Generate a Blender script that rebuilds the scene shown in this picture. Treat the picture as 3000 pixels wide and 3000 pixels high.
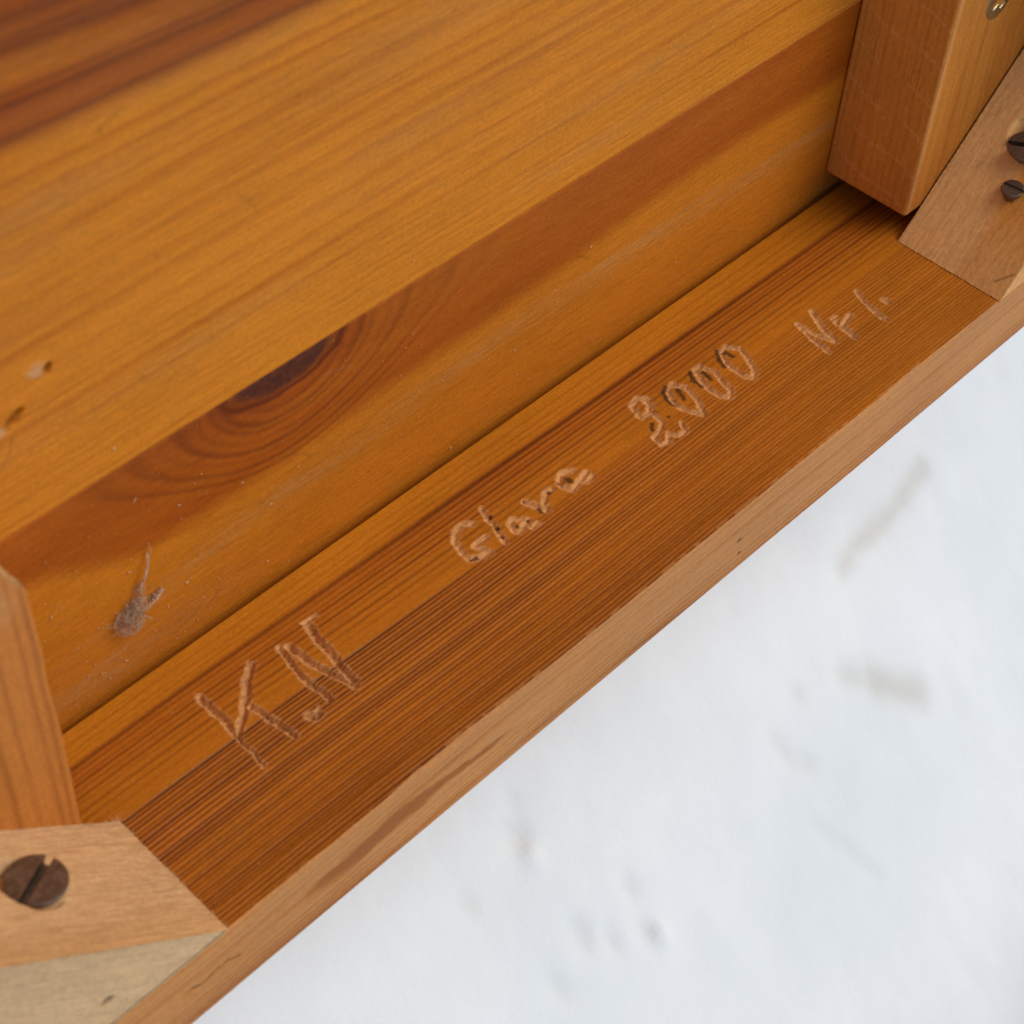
import bpy, math
import numpy as np

# ------------------------------------------------------------------ setup
for o in list(bpy.data.objects):
    bpy.data.objects.remove(o, do_unlink=True)
scene = bpy.context.scene
COL = scene.collection
K = 0.0009          # one drawing unit (x along rail, a out of the panel, b up) in metres

def W(x, a, b):
    return (K * x, -K * a, K * b)

# camera: hand held phone, looking down 48 degrees at the underside of the table
import mathutils
Rc = ((0.6967844288560205, -0.71602421976197, 0.04243555605916943),
      (0.5176203629501732, 0.5429043258669113, 0.6613048108204916),
      (-0.4965487081476706, -0.438821386977955, 0.7489159971369446))
camd = bpy.data.cameras.new("camera")
camd.sensor_width = 36.0
camd.lens = 5345.61 / 3000 * 36
camd.clip_start = 0.01
camd.clip_end = 200
camd.dof.use_dof = True
camd.dof.focus_distance = 0.418 * K * 1000
camd.dof.aperture_fstop = 27
cam = bpy.data.objects.new("camera", camd)
COL.objects.link(cam)
cam.matrix_world = mathutils.Matrix.Translation((-88.7818 * K, -195.0896 * K, 298.5922 * K)) @ \
    mathutils.Matrix(Rc).transposed().to_4x4()
scene.camera = cam

# light: bright overcast winter day, soft light from the front and slightly from the right
SUN_DIR = mathutils.Vector((0.36, -0.52, 0.77)).normalized()   # towards the light
world = bpy.data.worlds.new("World")
scene.world = world
world.use_nodes = True
wn = world.node_tree.nodes
wl = world.node_tree.links
bg = wn["Background"]
sky = wn.new("ShaderNodeTexSky")
sky.sky_type = 'NISHITA'
sky.sun_disc = False
sky.sun_elevation = math.asin(SUN_DIR.z)
sky.sun_rotation = math.atan2(SUN_DIR.x, SUN_DIR.y)
sky.air_density = 1.0
sky.dust_density = 2.3
wl.new(sky.outputs[0], bg.inputs[0])
bg.inputs[1].default_value = 0.11
sund = bpy.data.lights.new("sun", 'SUN')
sund.energy = 1.15
sund.angle = math.radians(42)
sund.color = (1.0, 0.96, 0.91)
sun = bpy.data.objects.new("sun", sund)
COL.objects.link(sun)
sun.rotation_euler = SUN_DIR.to_track_quat('Z', 'Y').to_euler()
scene.view_settings.view_transform = 'Standard'
scene.view_settings.look = 'None'
scene.view_settings.exposure = 0.18
scene.view_settings.gamma = 1.0

# ------------------------------------------------------------------ noise
def _tab(seed, n=512):
    return np.random.RandomState(seed).rand(n, n)
_tabs = {}
def vn2(x, y, seed=0):
    if seed not in _tabs:
        _tabs[seed] = _tab(seed)
    t = _tabs[seed]; n = t.shape[0]
    x = np.asarray(x, float); y = np.asarray(y, float)
    xi = np.floor(x).astype(int); yi = np.floor(y).astype(int)
    fx = x - xi; fy = y - yi
    fx = fx * fx * (3 - 2 * fx); fy = fy * fy * (3 - 2 * fy)
    a = t[xi % n, yi % n]; b = t[(xi + 1) % n, yi % n]
    c = t[xi % n, (yi + 1) % n]; d = t[(xi + 1) % n, (yi + 1) % n]
    return (a * (1 - fx) + b * fx) * (1 - fy) + (c * (1 - fx) + d * fx) * fy * 1.0
def fb2(x, y, seed=0, octv=3):
    s = 0; w = 0.5; tot = 0
    for i in range(octv):
        s = s + w * vn2(x * 2 ** i + 17.3 * i, y * 2 ** i + 5.1 * i, seed + i); tot += w; w *= .5
    return s / tot
def ss(e0, e1, x):
    t = np.clip((x - e0) / (e1 - e0), 0, 1)
    return t * t * (3 - 2 * t)

def lin(r, g, b):
    f = lambda c: (c / 255 / 12.92) if c <= 10 else ((c / 255 + .055) / 1.055) ** 2.4
    return (f(r), f(g), f(b), 1.0)

# ------------------------------------------------------------------ line tables (growth rings)
def ring_table(lo, hi, spacing_fn, strength_fn, width_fn, seed, extra=(), sharp=0.35, res=0.05, jit=(.65, 1.4), smin=.45, glo=None):
    g = np.arange(lo if glo is None else glo, hi, res)
    L = np.zeros_like(g)
    rs = np.random.RandomState(seed)
    p = lo
    lines = []
    while p < hi:
        sp = spacing_fn(p)
        p += sp * rs.uniform(*jit)
        lines.append((p, width_fn(p) * rs.uniform(.7, 1.4), strength_fn(p) * rs.uniform(smin, 1.0)))
    lines += list(extra)
    for c, w, s in lines:
        d = g - c
        prof = np.where(d < 0, np.exp(-(d / w) ** 2), np.exp(-(d / (w * sharp)) ** 2))
        L = np.maximum(L, s * prof)
    return g, L
def look(tab, v):
    return np.interp(v, tab[0], tab[1])

# ------------------------------------------------------------------ mesh builder
class MB:
    def __init__(s):
        s.v = []; s.f3 = []; s.f4 = []; s.n = 0; s.g = []; s.m = []
    def add(s, P, quads=None, tris=None, grain=None, mark=None):
        P = np.asarray(P, float).reshape(-1, 3)
        s.v.append(P)
        n = len(P)
        z = np.zeros((n, 3))
        s.g.append(z if grain is None else np.asarray(grain, float).reshape(-1, 3))
        s.m.append(z if mark is None else np.asarray(mark, float).reshape(-1, 3))
        if quads is not None and len(quads):
            s.f4.append(np.asarray(quads, int) + s.n)
        if tris is not None and len(tris):
            s.f3.append(np.asarray(tris, int) + s.n)
        s.n += n
    def grid(s, P, grain=None, mark=None, flip=False, closed_u=False):
        nu, nv = P.shape[0], P.shape[1]
        idx = np.arange(nu * nv).reshape(nu, nv)
        if closed_u:
            idx = np.concatenate([idx, idx[:1]], 0)
        a = idx[:-1, :-1].ravel(); b = idx[1:, :-1].ravel(); c = idx[1:, 1:].ravel(); d = idx[:-1, 1:].ravel()
        q = np.stack([a, d, c, b] if flip else [a, b, c, d], 1)
        s.add(P.reshape(-1, 3), quads=q, grain=None if grain is None else grain.reshape(-1, 3),
              mark=None if mark is None else mark.reshape(-1, 3))
    def build(s, name, mat, parent=None, smooth=True, base=(0, 0, 0)):
        V = np.concatenate(s.v)
        V = np.stack([V[:, 0] * K, -V[:, 1] * K, V[:, 2] * K], 1)
        me = bpy.data.meshes.new(name)
        q = np.concatenate(s.f4) if s.f4 else np.zeros((0, 4), int)
        t = np.concatenate(s.f3) if s.f3 else np.zeros((0, 3), int)
        me.vertices.add(len(V))
        me.vertices.foreach_set("co", V.astype(np.float32).ravel())
        loops = np.concatenate([q.ravel(), t.ravel()]).astype(np.int32)
        me.loops.add(len(loops))
        me.loops.foreach_set("vertex_index", loops)
        st = np.concatenate([np.arange(len(q)) * 4, len(q) * 4 + np.arange(len(t)) * 3]).astype(np.int32)
        me.polygons.add(len(st))
        me.polygons.foreach_set("loop_start", st)
        me.update(calc_edges=True)
        if smooth:
            me.polygons.foreach_set("use_smooth", np.ones(len(st), bool))
        for nm, arr in (("grain", s.g), ("mark", s.m)):
            A = np.concatenate(arr)
            at = me.attributes.new(nm, 'FLOAT_COLOR', 'POINT')
            at.data.foreach_set("color", np.concatenate([A, np.ones((len(A), 1))], 1).astype(np.float32).ravel())
        me.validate()
        me.materials.append(mat)
        o = bpy.data.objects.new(name, me)
        COL.objects.link(o)
        if parent is not None:
            o.parent = parent
            if parent.get('_off'):
                pass
            if parent.type == 'EMPTY':
                o.location = tuple(-c for c in parent.location)
        return o

def G3(r, g=None, b=None):
    z = np.zeros_like(r)
    return np.stack([np.clip(r, 0, 1), z if g is None else np.clip(g, 0, 1), z if b is None else np.clip(b, 0, 1)], -1)

# ------------------------------------------------------------------ materials
def nd(nt, typ, **kw):
    n = nt.nodes.new(typ)
    for k, v in kw.items():
        setattr(n, k, v)
    return n
def setin(nt, sock, val):
    if hasattr(val, 'is_linked') or isinstance(val, bpy.types.NodeSocket):
        nt.links.new(val, sock)
    else:
        sock.default_value = val
def mixc(nt, f, a, b, mode='MIX'):
    n = nd(nt, "ShaderNodeMix", data_type='RGBA', blend_type=mode)
    setin(nt, n.inputs[0], f); setin(nt, n.inputs[6], a); setin(nt, n.inputs[7], b)
    return n.outputs[2]
def math_(nt, op, a, b=0.0, clamp=False):
    n = nd(nt, "ShaderNodeMath", operation=op, use_clamp=clamp)
    setin(nt, n.inputs[0], a); setin(nt, n.inputs[1], b)
    return n.outputs[0]
def noise(nt, vec, scale, detail=3, rough=.55):
    n = nd(nt, "ShaderNodeTexNoise")
    n.inputs["Scale"].default_value = scale
    n.inputs["Detail"].default_value = detail
    n.inputs["Roughness"].default_value = rough
    nt.links.new(vec, n.inputs["Vector"])
    return n.outputs["Fac"]
def maprange(nt, v, a, b, c, d):
    n = nd(nt, "ShaderNodeMapRange")
    setin(nt, n.inputs[0], v)
    for i, x in enumerate((a, b, c, d)):
        n.inputs[i + 1].default_value = x
    return n.outputs[0]

def wood(name, early, heart, late, late_heart, pale, cut=(190, 135, 85), ink=(48, 36, 22), knot=(58, 26, 24),
         grain_axis=(1, 0, 0), rough=.5, spec=.18, bump=.25, fleck=.16, cloud=.10, linebump=.0):
    """oiled pine: palette mixed by the ring and mark fields of the mesh, with fibre, fleck and cloud noise"""
    m = bpy.data.materials.new(name)
    m.use_nodes = True
    nt = m.node_tree
    bs = nt.nodes["Principled BSDF"]
    tc = nd(nt, "ShaderNodeTexCoord")
    # rotate so the fibre direction lies along local x, then squeeze it
    ax = mathutils.Vector(grain_axis).normalized()
    q = ax.rotation_difference(mathutils.Vector((1, 0, 0)))
    rot = nd(nt, "ShaderNodeMapping", vector_type='POINT')
    rot.inputs["Rotation"].default_value = q.to_euler()
    nt.links.new(tc.outputs["Object"], rot.inputs["Vector"])
    def sc(a, b):
        s = nd(nt, "ShaderNodeMapping")
        k_ = 0.0007 / K
        s.inputs["Scale"].default_value = (a * k_, b * k_, b * k_)
        nt.links.new(rot.outputs[0], s.inputs["Vector"])
        return s.outputs[0]
    fibre = noise(nt, sc(110, 3200), 1.0, 2, .6)
    fl = noise(nt, sc(330, 2100), 1.0, 1, .5)
    cl = noise(nt, sc(28, 90), 1.0, 2, .5)
    speck = noise(nt, sc(1500, 1900), 1.0, 1, .5)
    ga = nd(nt, "ShaderNodeAttribute", attribute_name="grain")
    ma = nd(nt, "ShaderNodeAttribute", attribute_name="mark")
    gs = nd(nt, "ShaderNodeSeparateColor"); nt.links.new(ga.outputs["Color"], gs.inputs[0])
    ms = nd(nt, "ShaderNodeSeparateColor"); nt.links.new(ma.outputs["Color"], ms.inputs[0])
    L, H, Pp = gs.outputs[0], gs.outputs[1], gs.outputs[2]
    C, I, Kn = ms.outputs[0], ms.outputs[1], ms.outputs[2]
    base = mixc(nt, H, lin(*early), lin(*heart))
    dark = mixc(nt, H, lin(*late), lin(*late_heart))
    col = mixc(nt, L, base, dark)
    col = mixc(nt, Pp, col, lin(*pale))
    col = mixc(nt, Kn, col, lin(*knot))
    cutc = mixc(nt, maprange(nt, fibre, .3, .7, 0, .55), lin(*cut), dark)
    col = mixc(nt, C, col, cutc)
    col = mixc(nt, I, col, lin(*ink))
    k = math_(nt, 'ADD', maprange(nt, fibre, .25, .75, 1 - fleck, 1 + fleck), maprange(nt, cl, .3, .7, -cloud, cloud))
    k = math_(nt, 'ADD', k, maprange(nt, fl, .28, .72, -fleck * .6, fleck * .6))
    k = math_(nt, 'ADD', k, maprange(nt, speck, .3, .7, -.09, .09))
    vm = nd(nt, "ShaderNodeVectorMath", operation='SCALE')
    nt.links.new(col, vm.inputs[0]); nt.links.new(k, vm.inputs["Scale"])
    nt.links.new(vm.outputs[0], bs.inputs["Base Color"])
    r = maprange(nt, fl, .3, .7, rough - .07, rough + .1)
    r = math_(nt, 'ADD', r, math_(nt, 'MULTIPLY', C, .35), clamp=True)
    nt.links.new(r, bs.inputs["Roughness"])
    bs.inputs["Specular IOR Level"].default_value = spec
    hgt = math_(nt, 'ADD', fibre, math_(nt, 'MULTIPLY', fl, .6))
    hgt = math_(nt, 'ADD', hgt, math_(nt, 'MULTIPLY', L, linebump))
    b = nd(nt, "ShaderNodeBump")
    b.inputs["Strength"].default_value = bump
    b.inputs["Distance"].default_value = 0.00012
    nt.links.new(hgt, b.inputs["Height"])
    nt.links.new(b.outputs[0], bs.inputs["Normal"])
    return m

M_panel = wood("oiled_pine_top", (206, 127, 29), (157, 76, 11), (170, 88, 14), (96, 38, 10), (176, 128, 74),
               cut=(214, 170, 125), ink=(70, 40, 16), knot=(62, 32, 28), rough=.48, spec=.18, bump=.3, fleck=.11, cloud=.07)
M_rail = wood("oiled_pine_rail", (184, 112, 20), (170, 92, 20), (108, 50, 8), (78, 32, 5), (186, 130, 74),
              cut=(226, 166, 102), rough=.5, spec=.18, bump=.45, fleck=.09, cloud=.08)
M_cleat_r = wood("sawn_pine_cleat", (148, 79, 11), (214, 144, 60), (140, 70, 10), (154, 88, 30), (226, 166, 104),
                 grain_axis=(0, 0, 1), rough=.62, spec=.2, bump=.4, fleck=.10)
M_cleat_l = wood("planed_pine_cleat", (194, 125, 52), (174, 98, 36), (142, 76, 24), (128, 66, 18), (205, 160, 104),
                 grain_axis=(0, 0, 1), rough=.55, spec=.25, bump=.35, fleck=.07)
M_block_l = wood("fresh_sawn_beech_left", (206, 165, 116), (196, 147, 90), (184, 130, 82), (178, 120, 68), (190, 161, 122),
                 grain_axis=(-1, 0, 1), rough=.7, spec=.15, bump=.6, fleck=.14, cloud=.06)
M_block_r = wood("fresh_sawn_beech_right", (234, 180, 114), (212, 138, 56), (194, 136, 76), (186, 116, 48), (186, 150, 104),
                 grain_axis=(1, 0, 1), rough=.7, spec=.15, bump=.45, fleck=.09, cloud=.07)
M_plain = wood("pine_frame", (186, 112, 40), (160, 84, 26), (140, 72, 22), (110, 48, 14), (190, 140, 88), bump=.25)

def metal(name, col, rough, metallic=1.0, spot=.25, tint=(70, 48, 30)):
    m = bpy.data.materials.new(name); m.use_nodes = True
    nt = m.node_tree; bs = nt.nodes["Principled BSDF"]
    tc = nd(nt, "ShaderNodeTexCoord")
    n1 = noise(nt, tc.outputs["Object"], 900, 4, .6)
    n2 = noise(nt, tc.outputs["Object"], 260, 2, .5)
    c = mixc(nt, maprange(nt, n1, .35, .7, 0, 1), lin(*col), lin(*tint))
    c = mixc(nt, maprange(nt, n2, .3, .7, 0, spot), c, lin(*tint))
    nt.links.new(c, bs.inputs["Base Color"])
    bs.inputs["Metallic"].default_value = metallic
    nt.links.new(maprange(nt, n1, .3, .7, rough - .1, rough + .12), bs.inputs["Roughness"])
    b = nd(nt, "ShaderNodeBump"); b.inputs["Strength"].default_value = .2; b.inputs["Distance"].default_value = .00008
    nt.links.new(n1, b.inputs["Height"]); nt.links.new(b.outputs[0], bs.inputs["Normal"])
    return m
M_steel = metal("tarnished_steel", (150, 140, 128), .38, .9, .45, (104, 84, 66))
M_rim = metal("bare_steel", (190, 188, 182), .35, 1.0, .1, (150, 145, 135))
M_zinc = metal("zinc_plate", (205, 200, 165), .28, 1.0, .2, (150, 150, 110))

# ------------------------------------------------------------------ dimensions
HA = 55.0            # rail height
TA = 22.7            # rail thickness
XL, XR = -48.0, 292.0   # inner faces of the two end rails
ZG = -83.0           # ground

# ------------------------------------------------------------------ ground
gx = np.unique(np.concatenate([np.linspace(-9000, -60, 40), np.arange(-60, 560, 1.8), np.linspace(560, 9000, 40)]))
ga_ = np.unique(np.concatenate([np.linspace(-9000, -60, 40), np.arange(-60, 330, 1.8), np.linspace(330, 9000, 40)]))
GX, GA = np.meshgrid(gx, ga_, indexing='ij')
def snow_level(a):
    """a low snow bank under the table that falls away in front of it"""
    return ZG + 3 - 150 * ss(-45, 150, a)
gz = snow_level(GA) + (fb2(GX / 60, GA / 60, 11, 3) - .5) * 3.0 + (fb2(GX / 14, GA / 14, 15, 3) - .5) * 1.6
stain = np.zeros_like(GX)
for r_, dep_, st_, pts_ in (
        (2.6, .7, .75, [[300.1, 24.9], [280.4, 28.0], [260.6, 28.3], [252.1, 30.6]]),      # groove left by a twig
        (4.2, .3, .85, [[245.1, 55.0], [253.8, 60.7], [259.7, 64.1]]), (3.0, .3, .6, [[235.0, 49.0], [245.1, 55.0]]),
        (2.4, .3, .45, [[216.3, 45.5]]), (2.6, .7, .22, [[201.3, 49.2], [202.6, 54.6], [208.6, 58.5]]), (2.6, .5, .15, [[200.4, 68.8], [212.2, 88.1]]),
        (3.4, 1.8, .3, [[111.1, 27.8]]), (3.0, -1.6, 0, [[111.7, 32.5]]), (3.0, .8, .38, [[88.7, 31.5]]), (3.0, 1.2, .25, [[133.7, 50.9]]),
        (3.4, 1.4, .28, [[113.4, 51.4]]), (3.4, 1.2, .22, [[131.6, 59.8]]), (2.6, -1.6, 0, [[136, 63.0]]), (3.0, 1.3, .2, [[120.8, 56.8]]), (3.2, 1.0, .15, [[99.7, 55.7]]), (2.5, .8, .15, [[115.3, 21.4]])):
    P_ = [np.array(p_) for p_ in pts_]
    lo_ = np.min(P_, 0) - 16; hi_ = np.max(P_, 0) + 16
    i0, i1 = np.searchsorted(gx, [lo_[0], hi_[0]]); j0, j1 = np.searchsorted(ga_, [lo_[1], hi_[1]])
    sl = (slice(i0, i1), slice(j0, j1))
    D_ = np.full(GX[sl].shape, 1e9)
    for p_, q_ in zip(P_[:-1] or P_, P_[1:] or P_):
        dv_ = q_ - p_
        t_ = np.clip(((GX[sl] - p_[0]) * dv_[0] + (GA[sl] - p_[1]) * dv_[1]) / max(dv_ @ dv_, 1e-9), 0, 1)
        D_ = np.minimum(D_, np.hypot(GX[sl] - p_[0] - t_ * dv_[0], GA[sl] - p_[1] - t_ * dv_[1]))
    D_ = D_ + (fb2(GX[sl] / 6, GA[sl] / 6, 19, 2) - .5) * 1.6
    gz[sl] -= 1.5 * dep_ * np.exp(-(D_ / r_) ** 2)
    stain[sl] = np.maximum(stain[sl], .5 * st_ * np.exp(-(D_ / (r_ * 1.05)) ** 2))

mb = MB()
mb.grid(np.stack([GX, GA, gz], -1), grain=G3(stain))
mg = bpy.data.materials.new("white_ground"); mg.use_nodes = True
nt = mg.node_tree; bs = nt.nodes["Principled BSDF"]
tc = nd(nt, "ShaderNodeTexCoord")
n1 = noise(nt, tc.outputs["Object"], 14, 4, .55)
n2 = noise(nt, tc.outputs["Object"], 420, 3, .6)
gatt = nd(nt, "ShaderNodeAttribute", attribute_name="grain")
gsep = nd(nt, "ShaderNodeSeparateColor"); nt.links.new(gatt.outputs["Color"], gsep.inputs[0])
c = mixc(nt, maprange(nt, n1, .35, .65, 0, 1), lin(228, 232, 230), lin(219, 225, 224))
c = mixc(nt, gsep.outputs[0], c, lin(180, 172, 152))
nt.links.new(c, bs.inputs["Base Color"])
bs.inputs["Roughness"].default_value = .85
bs.inputs["Specular IOR Level"].default_value = .15
b = nd(nt, "ShaderNodeBump"); b.inputs["Strength"].default_value = .18; b.inputs["Distance"].default_value = .001
nt.links.new(n2, b.inputs["Height"]); nt.links.new(b.outputs[0], bs.inputs["Normal"])
ground = mb.build("ground", mg)
ground["kind"] = "structure"
ground["label"] = "smooth white ground with faint grey stains and shallow dents"

# ------------------------------------------------------------------ the table (lying on its side)
table = bpy.data.objects.new("wooden_table", None)
COL.objects.link(table)
table.location = W(120, 0, ZG)
table["label"] = "small pine table lying on its side, underside and carved rail towards us"
table["category"] = "table"

def poly_dist(X, A, pts):
    D = np.full(X.shape, 1e9)
    pts = [np.array(p) for p in pts]
    if len(pts) == 1:
        return np.hypot(X - pts[0][0], A - pts[0][1])
    for p, q in zip(pts[:-1], pts[1:]):
        d = q - p; L2 = max(d @ d, 1e-9)
        t = np.clip(((X - p[0]) * d[0] + (A - p[1]) * d[1]) / L2, 0, 1)
        D = np.minimum(D, np.hypot(X - p[0] - t * d[0], A - p[1] - t * d[1]))
    return D

def xs_for(parts):
    return np.unique(np.round(np.concatenate([np.arange(a, b + 1e-6, s) for a, b, s in parts]), 4))

# ---- planks of the table top -------------------------------------------------
PA = -2.2     # a of the underside of the top (a hair behind the rail's back edge)
XP = xs_for([(-75, -20, 3), (-20, 0, 1), (0, 30, .3), (30, 280, .7), (280, 320, 3)])

# lower plank: half a knot at the seam, red heartwood, yellow sapwood with a grey streak
SEAM = 57.0
t_low = ring_table(-90, 70, lambda p: 2.2, lambda p: .45, lambda p: .45, 5)
def field_low(X, B):
    X = X - 2.3; B = B + 2.5
    wob = (fb2(X / 90, B / 40, 21, 3) - .5) * 5 + (fb2(X / 14, B / 7, 25, 2) - .5) * .7
    d = np.maximum(59.5 - B, 0)
    dx = X - 65
    g2 = 700 * np.exp(-(dx / np.where(dx < 0, 31, 38)) ** 2)
    F = d * d - g2
    de = np.sign(F) * np.sqrt(np.abs(F))            # ring coordinate that flows round the knot
    near = np.exp(-((dx + 4) / 42) ** 2)
    rings = np.zeros_like(X)
    wk = (fb2(X / 9, B / 5, 46, 2) - .5) * .9
    for c, w, s in ((-24.4, .22, .55), (-23.0, .26, .85), (-22.0, .2, .7), (-20.3, .22, .45), (-18.4, .38, .9), (-16.2, .35, .3), (-13.1, .55, .8), (-8.7, .75, .8),
                    (5.0, 1.0, .25), (14.0, .8, .25), (20.0, .8, .3)):
        wq = w * (1 + 1.3 * np.exp(-(d / 4.5) ** 2) * (dx < 0))
        q = (de + wk * (.4 if c < -15 else .9) - c) / wq
        rings = np.maximum(rings, s * np.where(q > 0, np.exp(-q * q), np.exp(-(q * .55) ** 2)) * (.15 + .62 * near))
    el = np.sqrt((dx / np.where(dx < 0, 14.0, 12.5)) ** 2 + (d / 6.0) ** 2) + (fb2(X / 3, B / 2, 49, 2) - .5) * .14
    rings = np.maximum(rings, .95 * np.exp(-((el - 1.12) / .13) ** 2))
    fine = look(t_low, B + wob + 3 * near * np.exp(-d / 14)) * (.18 + .82 * ss(36, 12, B)) * (1 - .9 * near * np.exp(-d / 16))
    fine2 = np.abs(np.sin((B + wob * .7) * 4.6 + 2 * fb2(X / 60, B / 3, 31, 2))) ** 3 * .42 * ss(34, 8, B)
    edge = 25 + 3 * np.exp(-((X - 60) / 60) ** 2) - 10 * ss(30, 0, X) - 3.5 * ss(120, 190, X) + wob * .7
    heart = 1 - ss(edge - 6, edge + 4.0, d)
    heart = np.maximum(heart * (.8 + .3 * (fb2(X / 40, B / 6, 41, 2) - .2)), .24 + .2 * fb2(X / 50, B / 8, 42, 2))
    streak_c = 24.5 + 3.0 * np.sin(X / 60 - .8) - 4 * ss(60, 10, X)
    pale = np.exp(-((B - streak_c - wob * .5) / 3.2) ** 2) * (.16 + .85 * ss(.42, .8, fb2(X / 16, B / .55, 43, 3)) + .3 * ss(.5, .8, fb2(X / 40, B / 3, 44, 2))) * ss(-10, 30, X) * .55
    tear = np.exp(-((B - 9 - wob * .2) / 4.5) ** 2) * ss(70, 10, X) * fb2(X / 9, B / .7, 45, 3) ** 2 * 1.1
    line = np.maximum(np.maximum(rings, fine * .8), fine2)
    eye = ss(1.1, .78, el) * (.88 + .35 * (fb2(X * 1.5, B * 1.5, 48, 2) - .5))
    red_ring = np.exp(-((el - 1.35) / .3) ** 2) * .6
    return line, np.clip(heart + red_ring * .6, 0, 1), np.clip(pale + tear, 0, .8), eye

def plank_box(mb, x0, x1, b0, b1, a0, a1, round_=0.0):
    """the five hidden sides of a plank whose face at a1 is a grid"""
    P = np.array([[x0, a0, b0], [x1, a0, b0], [x1, a0, b1], [x0, a0, b1], [x0, a1, b0], [x1, a1, b0], [x1, a1, b1], [x0, a1, b1]], float)
    mb.add(P, quads=[[0, 3, 2, 1], [0, 1, 5, 4], [1, 2, 6, 5], [2, 3, 7, 6], [3, 0, 4, 7]])

def make_plank(name, b0, b1, step, fld, holes=(), label=None):
    B = np.unique(np.concatenate([np.arange(b0, b1, step), [b0 + .12, b1 - .12, b1]]))
    X, BB = np.meshgrid(XP, B, indexing='ij')
    line, heart, pale, eye = fld(X, BB)
    a = PA + (fb2(X / 70, BB / 40, 51, 2) - .5) * .35 - line * .05 + eye * .05
    a = a - .12 * np.exp(-((BB - b0) / .15) ** 2) - .12 * np.exp(-((BB - b1) / .15) ** 2)
    cut = np.zeros_like(a); ink = np.zeros_like(a)
    for hx, hb, r, ang, el, pale_r, pox, pob in holes:
        u = (X - hx) * math.cos(ang) + (BB - hb) * math.sin(ang)
        v = -(X - hx) * math.sin(ang) + (BB - hb) * math.cos(ang)
        dd = np.sqrt((u / el) ** 2 + v ** 2) + (fb2(X * 1.3, BB * 1.3, 61, 2) - .5) * .4
        a = a - 1.6 * ss(r, r * .5, dd)
        ink = np.maximum(ink, .45 * ss(r * 1.0, r * .6, dd))
        d2 = np.sqrt(((X - hx - pox) / 1.1) ** 2 + (BB - hb - pob) ** 2) + (fb2(X * .9, BB * 1.1, 63, 3) - .5) * 2.0
        cut = np.maximum(cut, .8 * ss(pale_r, pale_r * .3, d2) * (1 - ss(r * 1.1, r * .7, dd)))
        a = a + .15 * cut * (fb2(X * 3, BB * 3, 65, 2))
    # scattered resin pits and brown flecks
    rs = np.random.RandomState(int(b1) + 3)
    for _ in range(60):
        px, pb = rs.uniform(-10, 260), rs.uniform(b0, b1)
        r = rs.uniform(.25, .6)
        i0, i1 = np.searchsorted(XP, [px - 3, px + 3]); j0, j1 = np.searchsorted(B, [pb - 2, pb + 2])
        dd = np.sqrt(((X[i0:i1, j0:j1] - px) / 1.3) ** 2 + (BB[i0:i1, j0:j1] - pb) ** 2)
        ink[i0:i1, j0:j1] = np.maximum(ink[i0:i1, j0:j1], rs.uniform(.2, .6) * ss(r, 0, dd))
    for _ in range(34):
        px, pb, an_, ln_ = rs.uniform(0, 250), rs.uniform(max(b0, 0), min(b1, 150)), rs.normal(.0, .5), rs.uniform(1.5, 9)
        q_ = [[px, pb], [px + ln_ * math.cos(an_) * .6, pb + ln_ * math.sin(an_) * .5], [px + ln_ * math.cos(an_), pb + ln_ * math.sin(an_) * 1.1]]
        i0, i1 = np.searchsorted(XP, [px - 2, px + ln_ + 2]); j0, j1 = np.searchsorted(B, [pb - 8, pb + 8])
        sl = (slice(i0, i1), slice(j0, j1))
        w_ = ss(.45, .05, poly_dist(X[sl], BB[sl], q_)) * rs.uniform(.08, .3)
        if rs.rand() < .5:
            ink[sl] = np.maximum(ink[sl], w_)
        else:
            pale[sl] = np.maximum(pale[sl], w_ * .9)
        a[sl] -= .08 * w_
    m_ = MB()
    m_.grid(np.stack([X, a, BB], -1), grain=G3(line, heart, pale), mark=G3(cut, ink, eye), flip=False)
    plank_box(m_, XP[0], XP[-1], b0 + .02, b1 - .02, PA - 24, PA - .25)
    o = m_.build(name, M_panel, table)
    if label:
        o["label"] = label
    return o

make_plank("plank", ZG, SEAM, .3, field_low, label="lower plank with half a dark knot at its seam")

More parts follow.
